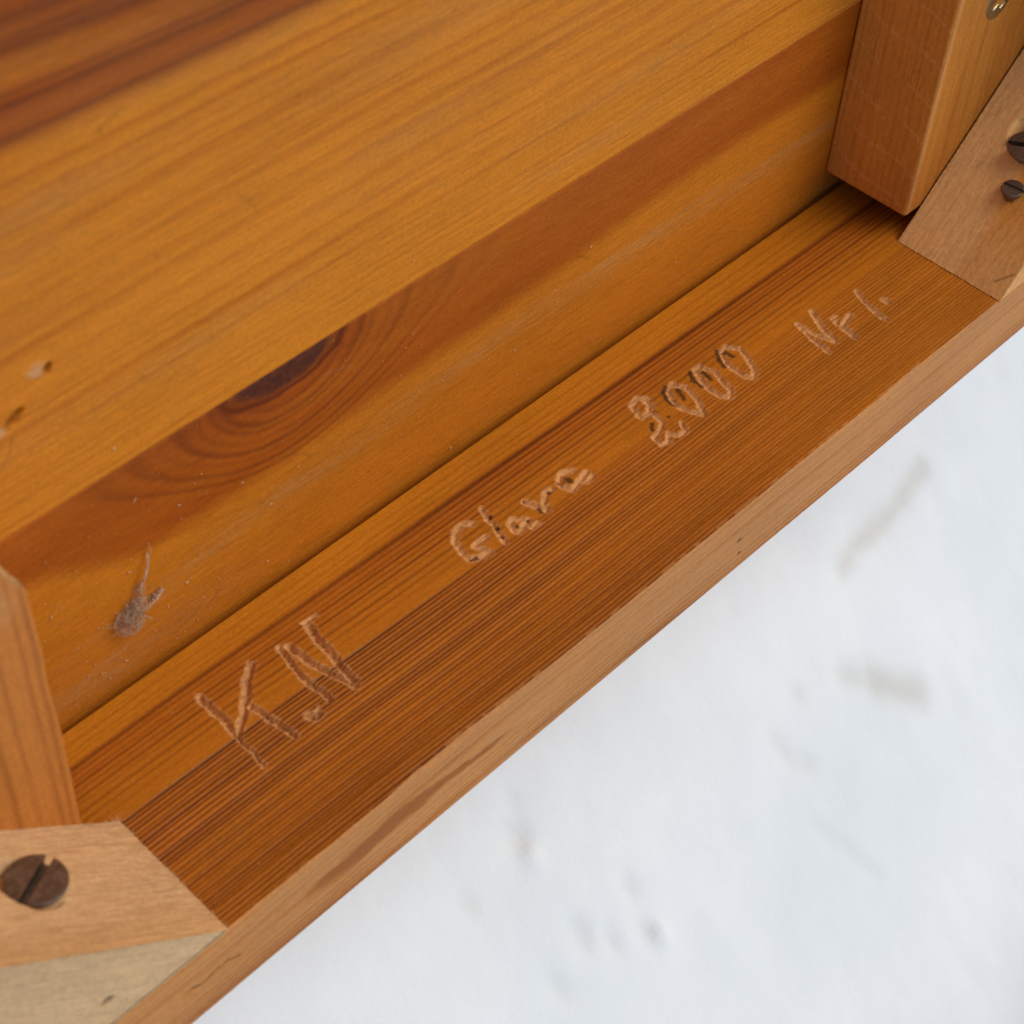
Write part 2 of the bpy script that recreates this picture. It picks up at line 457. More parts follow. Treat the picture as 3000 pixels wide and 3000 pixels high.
# middle plank: fine straight grain, red heartwood with bold lines at the top
t_mid = ring_table(55, 300, lambda p: 4.6, lambda p: .75 if p < 118 else .65, lambda p: 1.0, 9,
                   extra=((142, 1.3, .85), (136.5, 1.4, .9), (129.5, .7, .65), (117.5, .6, .6), (150.5, 1.6, .85), (123, .6, .55), (155, 1.2, .7)), sharp=.5)
t_mid2 = ring_table(55, 300, lambda p: 1.6, lambda p: .62, lambda p: .28, 19, sharp=.7)
def field_mid(X, B):
    X = X - 2.3; B = B + 2.5
    wob = (fb2(X / 110, B / 60, 71, 2) - .5) * 7 + (fb2(X / 20, B / 9, 75, 2) - .5) * .9
    drift = .012 * (X - 20) * ss(110, 150, B) * 6
    v = B + wob * .6 + drift * .9
    line = look(t_mid, v) * (.05 + 1.25 * fb2(X / 70, B / 5, 77, 2))
    line = np.maximum(line, look(t_mid, v) * .85 * ss(124, 130, v))
    line = np.maximum(line, look(t_mid2, v) * (1.5 * fb2(X / 35, B / 4, 78, 2) - .15))
    heart = ss(131.5, 138, v) * (.82 + .25 * fb2(X / 30, B / 5, 79, 2)) - .5 * np.exp(-((v - 147) / 2.6) ** 2) * ss(70, 20, X)
    heart = heart + .12 * fb2(X / 80, B / 14, 81, 3) * ss(60, 75, B) - .04
    pale = np.clip(.16 * (fb2(X / 50, B / 6, 83, 3) - .45) * 3, 0, .3) + .25 * np.exp(-(((X - 20) / 18) ** 2 + ((B - 122) / 3) ** 2))
    return line, heart, pale, np.zeros_like(X)
make_plank("plank", SEAM, 170.0, .35, field_mid,
           holes=((18.1, 88.1, 1.0, 1.1, 1.3, 2.1, -2.0, .9), (10.3, 81.8, 1.1, .55, 2.6, 1.4, -2.8, -1.2)),
           label="middle plank with fine grain, red heartwood edge and two small nail holes")

def field_top(X, B):
    l, h, p, e = field_mid(X, B - 90)
    return l, h, p, e
make_plank("plank", 170.0, 292.0, 1.2, field_top)

# ---- carved rail -----------------------------------------------------------
STROKES = [
 # (half width, depth, polyline points x, a)
 (.95, .95, [[28.92,11.48],[29.03,17.63],[28.52,23.24]]), (.55, .6, [[28.52,23.24],[28.08,27.26],[27.59,32.73]]),
 (.95, .9, [[41.45,12.42],[38.29,15.08],[35.0,18.52],[32.23,21.05],[29.08,23.46]]),
 (.9, .9, [[34.93,20.08],[35.1,22.53],[35.57,24.61],[36.06,27.83],[36.66,31.46]]),
 (1.15, 1.2, [[41.75,29.95],[42.4,30.9],[43.0,30.7]]), (.4, .2, [[44.6,29.4],[43.2,29.9]]),
 (.85, .9, [[48.41,13.32],[47.86,17.24],[46.99,21.47],[47.15,25.97],[47.4,29.6]]),
 (.9, .9, [[50.01,14.18],[50.24,17.49],[50.59,21.23],[51.66,25.31],[53.07,30.69]]),
 (1.0, 1.0, [[56.36,12.65],[55.76,16.61],[54.93,21.67],[54.4,24.9],[53.77,29.36]]),
 (.45, .3, [[55.9,11.68],[59.12,11.95]]),
 (1.0, .7, [[100.5,16.54],[98.79,15.27],[95.84,15.94],[94.19,17.48],[93.09,20.22],[93.03,23.23],[94.56,24.36],[97.5,24.77]]),
 (1.0, .6, [[99.57,21.24],[96.6,21.52],[97.13,23.4],[97.43,24.71]]),
 (.85, .8, [[105.11,14.93],[103.82,18.65],[102.68,22.47],[101.92,25.22]]),
 (.9, .7, [[109.2,23.08],[107.8,21.75],[106.22,22.35],[105.71,24.32],[106.36,25.29],[108.65,24.68],[110.31,24.15]]),
 (.7, .5, [[109.34,24.28],[109.12,26.35],[111.29,26.14]]),
 (.95, .8, [[113.47,20.03],[113.94,22.27],[115.2,25.08],[116.43,22.85],[118.68,21.39],[120.22,21.4]]),
 (1.0, .8, [[127.73,20.83],[125.42,19.75],[123.62,20.62],[122.79,22.75],[123.54,24.74],[125.99,24.33],[129.63,23.38]]),
 (.75, .5, [[126.57,23.79],[127.47,25.37],[129.84,25.06]]),
 (.95, .7, [[157.24,17.58],[155.22,15.68],[152.7,16.34],[152.24,17.8]]),
 (.95, .8, [[151.73,19.57],[151.97,20.93],[154.55,20.74],[156.13,18.82],[156.18,17.73]]),
 (.8, .7, [[154.55,20.74],[153.73,24.84],[151.66,25.86],[148.93,26.96],[148.45,29.44],[150.18,29.98],[152.2,28.22],[153.39,30.27],[156.0,30.33],[157.14,28.07]]),
 (.85, .7, [[165.25,18.22],[162.82,19.01],[161.28,21.4],[160.68,24.26],[161.28,27.1],[162.7,29.76],[164.34,27.34],[165.95,23.89],[166.72,21.15],[164.82,18.59]]),
 (.85, .7, [[174.51,18.71],[172.45,19.14],[170.71,22.2],[170.0,25.4],[170.31,28.77],[171.29,30.27],[173.78,28.97],[174.51,25.78],[175.47,22.37],[174.07,19.09]]),
 (.9, .7, [[184.27,18.7],[181.64,19.05],[179.98,22.27],[179.37,24.87],[179.65,28.27],[180.67,30.02],[183.06,28.34],[184.81,24.83],[185.97,21.51],[184.19,19.03]]),
 (.85, .7, [[203.22,25.92],[202.04,29.13],[201.19,32.98],[200.94,36.99]]),
 (.75, .6, [[203.27,26.33],[203.19,29.14],[203.58,32.02],[204.5,35.38]]),
 (.95, .8, [[209.29,25.41],[207.1,28.83],[205.84,31.63],[205.11,35.59]]),
 (1.0, .8, [[210.51,31.67],[210.14,34.22],[209.73,38.14]]), (1.0, .7, [[210.65,33.61],[212.33,33.01],[214.99,32.58]]),
 (.6, .4, [[210.43,30.14],[211.88,30.4]]),
 (.85, .8, [[223.43,28.25],[221.81,30.85],[221.03,35.3],[220.34,39.42]]),
 (1.1, .9, [[225.93,35.07],[225.8,36.07]]),
]
INK = [
 (.75, [[104.77,17.98]]), (.7, [[103.62,21.28]]), (.6, [[102.74,23.75]]), (1.1, [[125.05,21.98],[125.09,22.75]]), (.8, [[119.36,21.68]]),
 (.8, [[114.08,23.48],[113.89,24.73]]), (.7, [[107.03,23.84]]), (.6, [[110.08,24.1]]), (.6, [[94.46,23.92],[92.99,23.53]]), (.6, [[123.0,20.99]]), (.5, [[113.3,19.7]]),
 (.8, [[163.09,17.72],[161.3,18.56],[160.0,21.03],[160.1,23.03]]), (.85, [[164.48,20.2],[163.3,23.3]]),
 (.8, [[170.99,18.55],[169.5,20.91],[169.5,23.53]]), (.85, [[173.34,20.76],[172.9,23.48]]),
 (.8, [[181.49,18.11],[179.4,20.41],[178.4,22.88]]), (.7, [[182.38,19.75],[182.74,22.08]]),
 (.7, [[151.76,23.53],[150.3,24.92]]), (.6, [[156.31,24.66]]), (.55, [[155.41,21.55]]),
]
XA = xs_for([(-75, -10, 2.5), (-10, 20, .6), (20, 62, .2), (62, 90, .4), (90, 132, .22), (132, 146, .4), (146, 190, .22), (190, 230, .25), (230, 262, .6), (262, 320, 2.5)])
A_in = np.concatenate([[0, .15, .4], np.arange(.6, 10, .3), np.arange(10, 42, .2), np.arange(42, 50, .25)])
t_rail = ring_table(23, 80, lambda p: 1.02 if p < 36 else .92, lambda p: 1.0, lambda p: .30, 14,
    extra=((2.6, .3, .35), (4.4, .3, .3), (5.6, .25, .3), (7.6, .7, .78), (8.9, .35, .6), (10.2, .3, .45), (11.3, .4, .65), (12.6, .3, .5), (14.0, .4, .7), (15.2, .3, .35), (16.9, .4, .6), (18.6, .35, .45),
           (20.4, .35, .3), (23.9, .3, .9)), sharp=.7, jit=(.8, 1.25), smin=.68, glo=-12)
def rail_v(X, A):
    wob = (fb2(X / 100, A / 60, 101, 2) - .5) * 2.2 + (fb2(X / 30, A / 8, 105, 2) - .5) * .3
    return A - .011 * X * ss(2, 12, A) - .00006 * np.maximum(X - 60, 0) ** 1.7 * ss(26, 45, A) + wob
def field_rail(X, A):
    v = rail_v(X, A)
    line = look(t_rail, v)
    line = line * (1 - .6 * np.exp(-((v - 24.2) / 1.2) ** 2) * ss(70, 120, X))
    line = line * (.62 + .7 * fb2(X / 60, A / 3, 107, 2)) * (1 - .5 * ss(80, 200, X) * ss(20, 26, v))
    heart = np.clip(ss(5.5, 8, v) * (.42 + .55 * ss(19, 10, v)) * ss(27, 23, v) + ss(22.5, 26, v) * (.7 - .25 * ss(120, 220, X)), 0, 1)
    heart = heart * (.8 + .4 * (fb2(X / 40, A / 5, 109, 2) - .3))
    return line, heart, v

sub = lambda Xc, Ac: None
mb = MB()
nx = len(XA)
# inner face
X, A = np.meshgrid(XA, A_in, indexing='ij')
line, heart, v = field_rail(X, A)
hgt = -line * .20 * ss(20, 26, v) - line * .04
crack = np.exp(-((v - 23.9) / .16) ** 2) * ss(75, 55, X) * ss(.35, .6, fb2(X / 5, A * 0 + 3, 111, 3) + ss(45, 20, X) * .12)
hgt = hgt - .25 * crack
cut = np.zeros_like(X); ink = .6 * crack; burr = np.zeros_like(X)
nz = fb2(X * 1.6, A * 1.6, 121, 3) - .5
nzf = fb2(X * .4, A * 1.7, 125, 3) - .5
nlo = fb2(X * .35, A * .55, 127, 2) - .5     # tears along the fibre
for hw, dep, pts in STROKES:
    pts = np.array(pts)
    lo = pts.min(0) - 4; hi = pts.max(0) + 4
    i0, i1 = np.searchsorted(XA, [lo[0], hi[0]]); j0, j1 = np.searchsorted(A_in, [lo[1], hi[1]])
    sl = (slice(i0, i1), slice(j0, j1))
    # hand wobble and torn fibre edges
    D = poly_dist(X[sl] + nlo[sl] * .8 + nzf[sl] * .45, A[sl] + nlo[sl] * .5, pts) + nz[sl] * .3
    Dc = D + nzf[sl] * .9
    prof = np.clip(1 - D / hw, 0, 1)
    hw = hw * (1.2 if pts[0][0] < 80 else 1.05)
    dep = dep * (1.8 if pts[0][0] < 80 else 1.0)
    hgt[sl] = np.minimum(hgt[sl], -dep * prof * (.9 + 1.0 * nzf[sl]))
    cut[sl] = np.maximum(cut[sl], ss(hw * 1.2, hw * .6, Dc) * np.clip(.95 + nzf[sl] * .9 - .35 * line[sl], 0, 1))
    burr[sl] = np.maximum(burr[sl], np.exp(-((D - hw * 1.15) / .3) ** 2) * np.clip(nzf[sl] * 1.5 + .1, 0, 1))
hgt = hgt + burr * .15
cut = np.clip(cut + burr * .25, 0, 1)
for r, pts in INK:
    pts = np.array(pts); lo = pts.min(0) - 3; hi = pts.max(0) + 3
    i0, i1 = np.searchsorted(XA, [lo[0], hi[0]]); j0, j1 = np.searchsorted(A_in, [lo[1], hi[1]])
    sl = (slice(i0, i1), slice(j0, j1))
    D = poly_dist(X[sl], A[sl], pts) + nz[sl] * .7
    ink[sl] = np.maximum(ink[sl], .8 * ss(r, r * .35, D))
cut = cut * (1 - .7 * ink)
Pin = np.stack([X, A, hgt], -1)
Gin = G3(line, heart, np.zeros_like(X)); Min = G3(cut, ink)
# worn arris, then the front edge of the rail
ch = .40 + .7 * np.exp(-((XA - 58) / 18) ** 2) + .35 * (fb2(XA / 9, XA * 0, 131, 3) - .4)
ch = np.clip(ch, .3, 4)
x2 = XA[:, None]
fr = np.concatenate([np.linspace(.05, .96, 19), [.985, 1.0]])
aa = 50 + (HA - 50 - ch[:, None]) * fr[None, :]         # run up to the arris
bb = np.zeros_like(aa) + (fb2(x2 / 5, aa * .5, 133, 2) - .5) * .12
lr, hr, vr = field_rail(np.repeat(x2, aa.shape[1], 1), aa)
pr_ = np.where(fr >= 1.0, .75, 0.)[None, :] + np.where(fr > .9, .5, 0)[None, :] * ss(.52, .66, fb2(x2 / 2.2, aa * 0, 135, 3))
pr_ = pr_ + 0 * aa
P2 = np.stack([np.repeat(x2, len(fr), 1), aa, bb - lr * .2], -1); G2 = G3(lr, hr, pr_); M2 = G3(pr_ * 0)
tt3 = np.array([.06, .25, .5, .75, .94, 1.0])
cb = np.clip(ch * .5, .25, 1.6)
rough_e = (fb2(x2 / 1.7, np.arange(6)[None, :] * .4, 137, 3) - .5) * .3
aa3 = HA - ch[:, None] * (1 - tt3[None, :]) + rough_e * .25
bb3 = -cb[:, None] * tt3[None, :] + rough_e * .2
P3 = np.stack([np.repeat(x2, 6, 1), aa3, bb3], -1)
pl = np.clip(.8 + rough_e * .8 + 0 * aa3, 0, 1)
G3_ = G3(pl * .1, .3 - pl * .1, pl); M3 = G3(pl * 0)
# front edge
nb = np.arange(0, 1.0001, 1 / 78.)
bF = -cb[:, None] - (TA - 1.2 - cb[:, None]) * nb[None, 1:]
XF = np.repeat(x2, bF.shape[1], 1)
t_front = ring_table(-40, 10, lambda p: 2.6, lambda p: .7, lambda p: .35, 33, extra=((-4.2, .5, .6), (-18.5, .6, .7), (-19.8, .4, .6), (-15.5, .4, .5)), sharp=.6)
vF = bF + (fb2(XF / 80, bF / 30, 141, 2) - .5) * 5 + .012 * XF
lF = look(t_front, vF) * (.45 + .8 * fb2(XF / 30, bF / 3, 143, 2))
flame = ss(1.25, .8, np.abs(bF + 10.6 - .03 * (XF - 45) + 1.0 * np.sin(XF / 9) + (fb2(XF / 7, bF / .9, 145, 2) - .5) * 2.2) / (3.2 * ss(78, 26, XF) + .25)) * ss(76, 70, XF) * ss(6, 26, XF + 3 * bF + 30)
flame2 = np.exp(-((bF + 17.0 + 1.0 * np.sin(XF / 12)) / 1.0) ** 2) * .7 * ss(45, 20, XF)
heartF = np.clip(.3 * flame + .3 * flame2 + .2 * ss(-14, -21, bF) + .12, 0, 1)
lF = np.maximum(lF, .5 * flame + .3 * flame2)
paleF = np.clip(.74 - .3 * flame - .22 * ss(-15, -21, bF) + (fb2(XF / 25, bF / 5, 147, 2) - .5) * .35 - lF * 1.0 + (fb2(XF / 1.6, bF / 1.0, 148, 2) - .5) * .25, 0, 1)
inkF = np.zeros_like(XF)
for cx_, cb_, r_ in ((147.4, -11.1, .9), (148.4, -16.2, .7)):
    inkF = np.maximum(inkF, .7 * ss(r_, .2, np.hypot((XF - cx_) / 1.3, bF - cb_)))
crk = poly_dist(XF, bF + (fb2(XF / 1.2, bF, 149, 2) - .5) * 1.2, [[-11, -8.6], [-8, -10.2], [-1.7, -9.4], [1.6, -11.0]])
inkF = np.maximum(inkF, .9 * ss(.42, .08, crk))
aF = HA + (fb2(XF / 40, bF / 15, 151, 2) - .5) * .5 + (fb2(XF / 1.5, bF / 1.2, 153, 2) - .5) * .10 - lF * .06 - inkF * .5
PF = np.stack([XF, aF, bF], -1); GF = G3(lF * .9, heartF, paleF); MF = G3(inkF * 0, inkF)
# lower arris, bottom and back
ring_rest = np.array([[HA - .3, -TA + .5], [HA - 1.2, -TA], [HA * .5, -TA], [1, -TA], [0, -TA + 1], [0, -1.0], [0, -.25]])
PR = np.stack([np.repeat(x2, len(ring_rest), 1), np.repeat(ring_rest[None, :, 0], nx, 0), np.repeat(ring_rest[None, :, 1], nx, 0)], -1)
ZR = np.zeros_like(PR); ZR[..., 1] = .4
allP = np.concatenate([Pin, P2, P3, PF, PR], 1)
allG = np.concatenate([Gin, G2, G3_, GF, ZR], 1)
allM = np.concatenate([Min, M2, M3, MF, np.zeros_like(PR)], 1)
allP = np.concatenate([allP, allP[:, :1]], 1); allG = np.concatenate([allG, allG[:, :1]], 1); allM = np.concatenate([allM, allM[:, :1]], 1)
mb.grid(allP, allG, allM, flip=True)
rail = mb.build("rail", M_rail, table)
rail["label"] = "rail with K.N Glava 2000 Nr 1. cut into its face"

# ---- plain rails of the frame (mostly outside the picture) ------------------
def rbox(mb, x0, x1, a0, a1, b0, b1, r, nx_, na_, nb_, attr=None):
    """box with rounded edges: six grids pulled in to a radius"""
    lo = np.array([x0, a0, b0], float); hi = np.array([x1, a1, b1], float)
    def axis(l, h, n):
        e = np.array([0, .25, .5, .75, 1.0]) * r
        return np.unique(np.concatenate([l + e, np.linspace(l + r, h - r, n), h - e]))
    ax = [axis(lo[i], hi[i], n) for i, n in enumerate((nx_, na_, nb_))]
    for d in range(3):
        u, w = [(1, 2), (2, 0), (0, 1)][d]
        for side in (0, 1):
            U, V = np.meshgrid(ax[u], ax[w], indexing='ij')
            P = np.zeros(U.shape + (3,)); P[..., u] = U; P[..., w] = V; P[..., d] = (lo, hi)[side][d]
            q = np.clip(P, lo + r, hi - r)
            dv = P - q; ln = np.linalg.norm(dv, axis=-1, keepdims=True)
            P2_ = q + dv / np.maximum(ln, 1e-9) * np.minimum(r, ln)
            g, m_, P2_ = (None, None, P2_) if attr is None else attr(P2_, d, side)
            mb.grid(P2_, g, m_, flip=(side == 1))
def plain_attr(axis_long):
    t_ = ring_table(-120, 400, lambda p: 3.0, lambda p: .6, lambda p: .6, 77)
    def f(P, d, side):
        lg = P[..., axis_long]
        ot = [i for i in range(3) if i != axis_long and i != d]
        cr = P[..., ot[0]] if ot else P[..., 0]
        v_ = cr + (fb2(lg / 60, cr / 30, 161, 2) - .5) * 4
        l = look(t_, v_)
        return G3(l, .3 + .4 * fb2(lg / 90, cr / 20, 163, 2)), None, P
    return f
mb = MB(); rbox(mb, XR, XR + 20, 0, HA, .2, 230, .8, 6, 8, 60, plain_attr(2)); mb.build("rail", M_plain, table)
mb = MB(); rbox(mb, XL - 20, XL, 0, HA, .2, 230, .8, 6, 8, 60, plain_attr(2)); mb.build("rail", M_plain, table)
mb = MB(); rbox(mb, XL - 20, XR + 20, 0, HA, 230.4, 252, .8, 60, 8, 6, plain_attr(0)); mb.build("rail", M_plain, table)

# ---- cleats along the two ends ----------------------------------------------
t_cr = ring_table(-40, 340, lambda p: 2.4, lambda p: .6, lambda p: .45, 41)
def cleat_r_attr(P, d, side):
    x, a, b = P[..., 0], P[..., 1], P[..., 2]
    if d == 0:
        v_ = a + (fb2(b / 50, a / 20, 171, 2) - .5) * 3 + .02 * b
        l = look(t_cr, v_) * (.5 + .5 * fb2(b / 20, a / 2, 173, 2))
        band = (b + .35 * a + 1.2 * np.sin(a * .25)) / 10.5
        ph = band - np.floor(band)
        saw = np.exp(-((ph - .5) / .035) ** 2) * ss(.3, .6, fb2(b / 4, a / 3, 175, 2) + .1)
        P = P.copy(); P[..., 0] -= (saw * .12 - l * .06) * (1 if side == 0 else -1)
        return G3(l * .8, .85 + 0 * l, saw * .4), None, P
    v_ = x + (fb2(b / 60, x / 20, 177, 2) - .5) * 4 + .02 * b
    l = look(t_cr, v_ * .6) * .6
    edge = np.exp(-((x - 248.4) / .9) ** 2) * .35
    return G3(l, .25 + .3 * fb2(b / 40, x / 6, 179, 2), edge), None, P
mb = MB(); rbox(mb, 247.7, XR - .3, PA + .1, 23.5, 6.6, 168, 1.0, 50, 70, 330, cleat_r_attr)
cleat_right = mb.build("cleat", M_cleat_r, table)
cleat_right["label"] = "sawn cleat with a zinc screw in its face"

t_cl = ring_table(-80, 40, lambda p: 3.6, lambda p: .75, lambda p: .55, 43, extra=((-9.0, .5, .7),), sharp=.7)
def cleat_l_attr(P, d, side):
    x, a, b = P[..., 0].copy(), P[..., 1], P[..., 2]
    P = P.copy()
    # sawn off end: sloping facet and clipped corner
    over = np.maximum(0, np.minimum(b, 75.0 - 2.75 * (x + 7.0)) - (74.6 - 1.9 * (x + 7)))
    P[..., 1] = np.where(over > 0, np.minimum(P[..., 1], np.maximum(PA, 23.5 - over * .75)), P[..., 1])
    P[..., 2] = np.minimum(P[..., 2], 75.0 - 2.75 * (x + 7.0))
    wv = (fb2(b / 12, x * 0 + 1, 181, 3) - .5) * .9 * (x > -8.5)
    P[..., 0] += wv
    v_ = x + (fb2(b / 70, x / 14, 183, 2) - .5) * 2.2 - .012 * (b - 40)
    l = look(t_cl, v_) * (.55 + .5 * fb2(b / 18, x / 3, 185, 2))
    pale = np.where(over > .2, .55, 0) + .35 * np.exp(-(((x + 13) / 3.5) ** 2 + ((b - 75) / 4) ** 2))
    ink = .55 * np.exp(-((over - .6) / .5) ** 2) * (over > 0)
    return G3(l, .28 + .35 * fb2(b / 40, x / 5, 187, 2), pale), G3(l * 0, ink), P
mb = MB(); rbox(mb, XL + .3, -7.0, PA + .1, 23.5, 6.6, 92, .8, 110, 30, 220, cleat_l_attr)
cleat_left = mb.build("cleat", M_cleat_l, table)
cleat_left["label"] = "short cleat with clipped end and bold brown growth lines"

# ---- diagonal corner blocks --------------------------------------------------
S2 = math.sqrt(.5)
def jit(P, w, amp=.16):
    """ragged sawn arrises: moves points near an edge (w = 1 there) by the same noise on both faces"""
    x, a, b = P[..., 0].copy(), P[..., 1].copy(), P[..., 2].copy()
    P = P.copy()
    P[..., 0] += (fb2(x * 1.8 + b * 1.7, a * 1.9, 191, 3) - .5) * amp * 2 * w
    P[..., 1] += (fb2(x * 1.7 + 40 - b * 1.8, a * 1.8, 195, 3) - .5) * amp * 2 * w
    P[..., 2] += (fb2(x * 1.9, a * 1.7 + b * 1.6 + 9, 199, 3) - .5) * amp * 2 * w
    return P
TILT = (.1908, .9816)     # the screws were driven askew: components of the head's normal along x and b
def corner_block(name, mat, x0, sx, length, a0, a1, screw_c, screw_n, screw_r, face_fn, top_fn, seed):
    """triangular block: diagonal face from (x0, b=0) to (x0+sx*length, b=length), glued into the corner"""
    mb = MB()
    e = np.arange(0, length * 1.41421, .3); e = np.append(e, length * 1.41421)
    aa = np.unique(np.append(np.arange(a0, a1, .3), a1))
    Eg, Ag = np.meshgrid(e, aa, indexing='ij')
    g, m_, h = face_fn(Eg, Ag)
    nf = np.array([-sx * S2, 0, S2])
    P0 = np.stack([x0 + sx * Eg * S2, Ag, Eg * S2], -1)
    # the hole the screw head is let into
    rel = P0 - np.array(screw_c)
    sn = np.array(screw_n)
    along = rel @ sn
    rad = np.linalg.norm(rel - along[..., None] * sn, axis=-1)
    hole = (-2.4 - along) / (sn @ nf) + np.maximum(rad - screw_r - .08, 0) * 2.2
    h = np.where(rad < screw_r + 2.2, np.minimum(h, hole), h)
    P = P0 + h[..., None] * nf
    we = np.exp(-(np.minimum(np.minimum(Eg, e[-1] - Eg), np.minimum(Ag - a0, a1 - Ag)) / .35) ** 2)
    P = jit(P, we)
    mb.grid(P, g, m_, flip=(sx > 0))
    n = 60
    for av, top in ((a1, True), (a0, False)):
        T, Eg2 = np.meshgrid(np.linspace(0, 1, n) ** 1.5, e, indexing='ij')
        xd = x0 + sx * Eg2 * S2; bd = Eg2 * S2
        xc = x0 + sx * length; bc = 0
        Xt = xd + (xc - xd) * T; Bt = bd + (bc - bd) * T
        Pt = np.stack([Xt, np.full_like(Xt, av), Bt], -1)
        g2, m2, h2 = top_fn(Xt, Bt, Eg2, T)
        if top:
            Pt[..., 1] += h2 * ss(0, .01, T)
        Pt = jit(Pt, np.exp(-(T / .012) ** 2))
        mb.grid(Pt, g2, m2, flip=(sx < 0) ^ (not top))
    xc = x0 + sx * length
    for q in ([[x0, a0, 0], [xc, a0, 0], [xc, a1, 0], [x0, a1, 0]], [[xc, a0, 0], [xc, a0, length], [xc, a1, length], [xc, a1, 0]]):
        mb.add(np.array(q, float) + np.array([0, 0, .04]), quads=[[0, 1, 2, 3]])
    mb.v = [q_ + np.array([0, 0, .14]) for q_ in mb.v]        # a hairline gap to the rail
    return mb.build(name, mat, table)

t_bl = ring_table(-10, 100, lambda p: 3.2, lambda p: .45, lambda p: .6, 51)
def faceL(E, A):
    v_ = A + .06 * E + (fb2(E / 30, A / 10, 201, 2) - .5) * 2.5
    l = look(t_bl, v_) * (.3 + .8 * fb2(E / 8, A / 1.2, 203, 2))
    l = np.maximum(l, .38 * ss(.55, .8, fb2(E / 5, A / .55, 205, 2)))
    heart = .5 * ss(44, 55, A) + .3 * fb2(E / 25, A / 6, 207, 2)
    pale = .3 * np.exp(-(A - 23.4) / 1.2)
    ink = .25 * np.exp(-(A - 23.4) / .5) * fb2(E / 4, A, 209, 2)
    # dirty thumb mark beside the screw
    ink = np.maximum(ink, .28 * np.exp(-(((E - 44.5) / 2.2) ** 2 + ((A - 33) / 2.0) ** 2)))
    h = (fb2(E / 2.5, A / .6, 211, 2) - .5) * .12 + (fb2(E / 30, A / 12, 213, 2) - .5) * .3
    return G3(l, heart, pale), G3(l * 0, ink), h
def topL(X, B, E, T):
    l = .5 * ss(.5, .85, fb2(E / 6, T * 46, 221, 3)) + .15 * fb2(E / 20, T * 12, 223, 2)
    hole = np.hypot(X + 26.1, B - 8.6)
    hk = ss(1.25, .95, hole)
    dark_line = .8 * np.exp(-((B - .7 - .004 * X) / .3) ** 2) * ss(.2, .45, fb2(X / 5, B, 225, 2) + .2)  # dark line drawn along the joint with the rail
    return G3(l, .15 * np.ones_like(l), .72 - .2 * l), G3(l * 0, np.maximum(.85 * hk, dark_line)), -.0 - 2.0 * hk + (fb2(E / 3, T * 60, 227, 2) - .5) * .1
SE_L, SA_L, SR = 35.3, 37.3, 5.4
NL = np.array([TILT[0], 0, TILT[1]]); CL = np.array([-SE_L * S2, SA_L, SE_L * S2]) + .8 * np.array([S2, 0, S2])
block_l = corner_block("corner_block", M_block_l, 0.0, -1, 47.9, 23.4, HA + .1, CL, NL, SR, faceL, topL, 1)
block_l["label"] = "pale corner block with a slotted screw and a small nail hole"
def faceR(E, A):
    v_ = A - .05 * E + (fb2(E / 30, A / 10, 231, 2) - .5) * 3
    l = look(t_bl, v_ + 7) * (.25 + .6 * fb2(E / 10, A / 1.5, 233, 2))
    stain = ss(39, 43.5, A + (fb2(E / 12, A / 5, 235, 2) - .5) * 3) * (.35 + .65 * ss(3, 26, E))
    heart = np.clip(.85 * stain + .25 * fb2(E / 25, A / 6, 237, 2), 0, 1)
    dark_line = .45 * ss(.5, .1, poly_dist(E, A, [[3.4, 51.2], [5.2, 52.6], [7.5, 54.6]]))  # short pencil line near the front edge
    h = (fb2(E / 2.5, A / .6, 239, 2) - .5) * .1
    return G3(l, heart, l * 0), G3(l * 0, dark_line), h
def topR(X, B, E, T):
    l = .4 * ss(.5, .85, fb2(E / 6, T * 46, 241, 3))
    return G3(l, .4 * np.ones_like(l), .3 - .2 * l), None, np.zeros_like(l)
SE_R, SA_R = 36.0, 39.6
NR = np.array([-TILT[0], 0, TILT[1]]); CR = np.array([246.4 + SE_R * S2, SA_R, SE_R * S2]) + .5 * np.array([-S2, 0, S2])
block_r = corner_block("corner_block", M_block_r, 246.4, 1, 45.4, 24.0, HA + .1, CR, NR, SR, faceR, topR, 2)
block_r["label"] = "pale corner block with an orange stained front half"

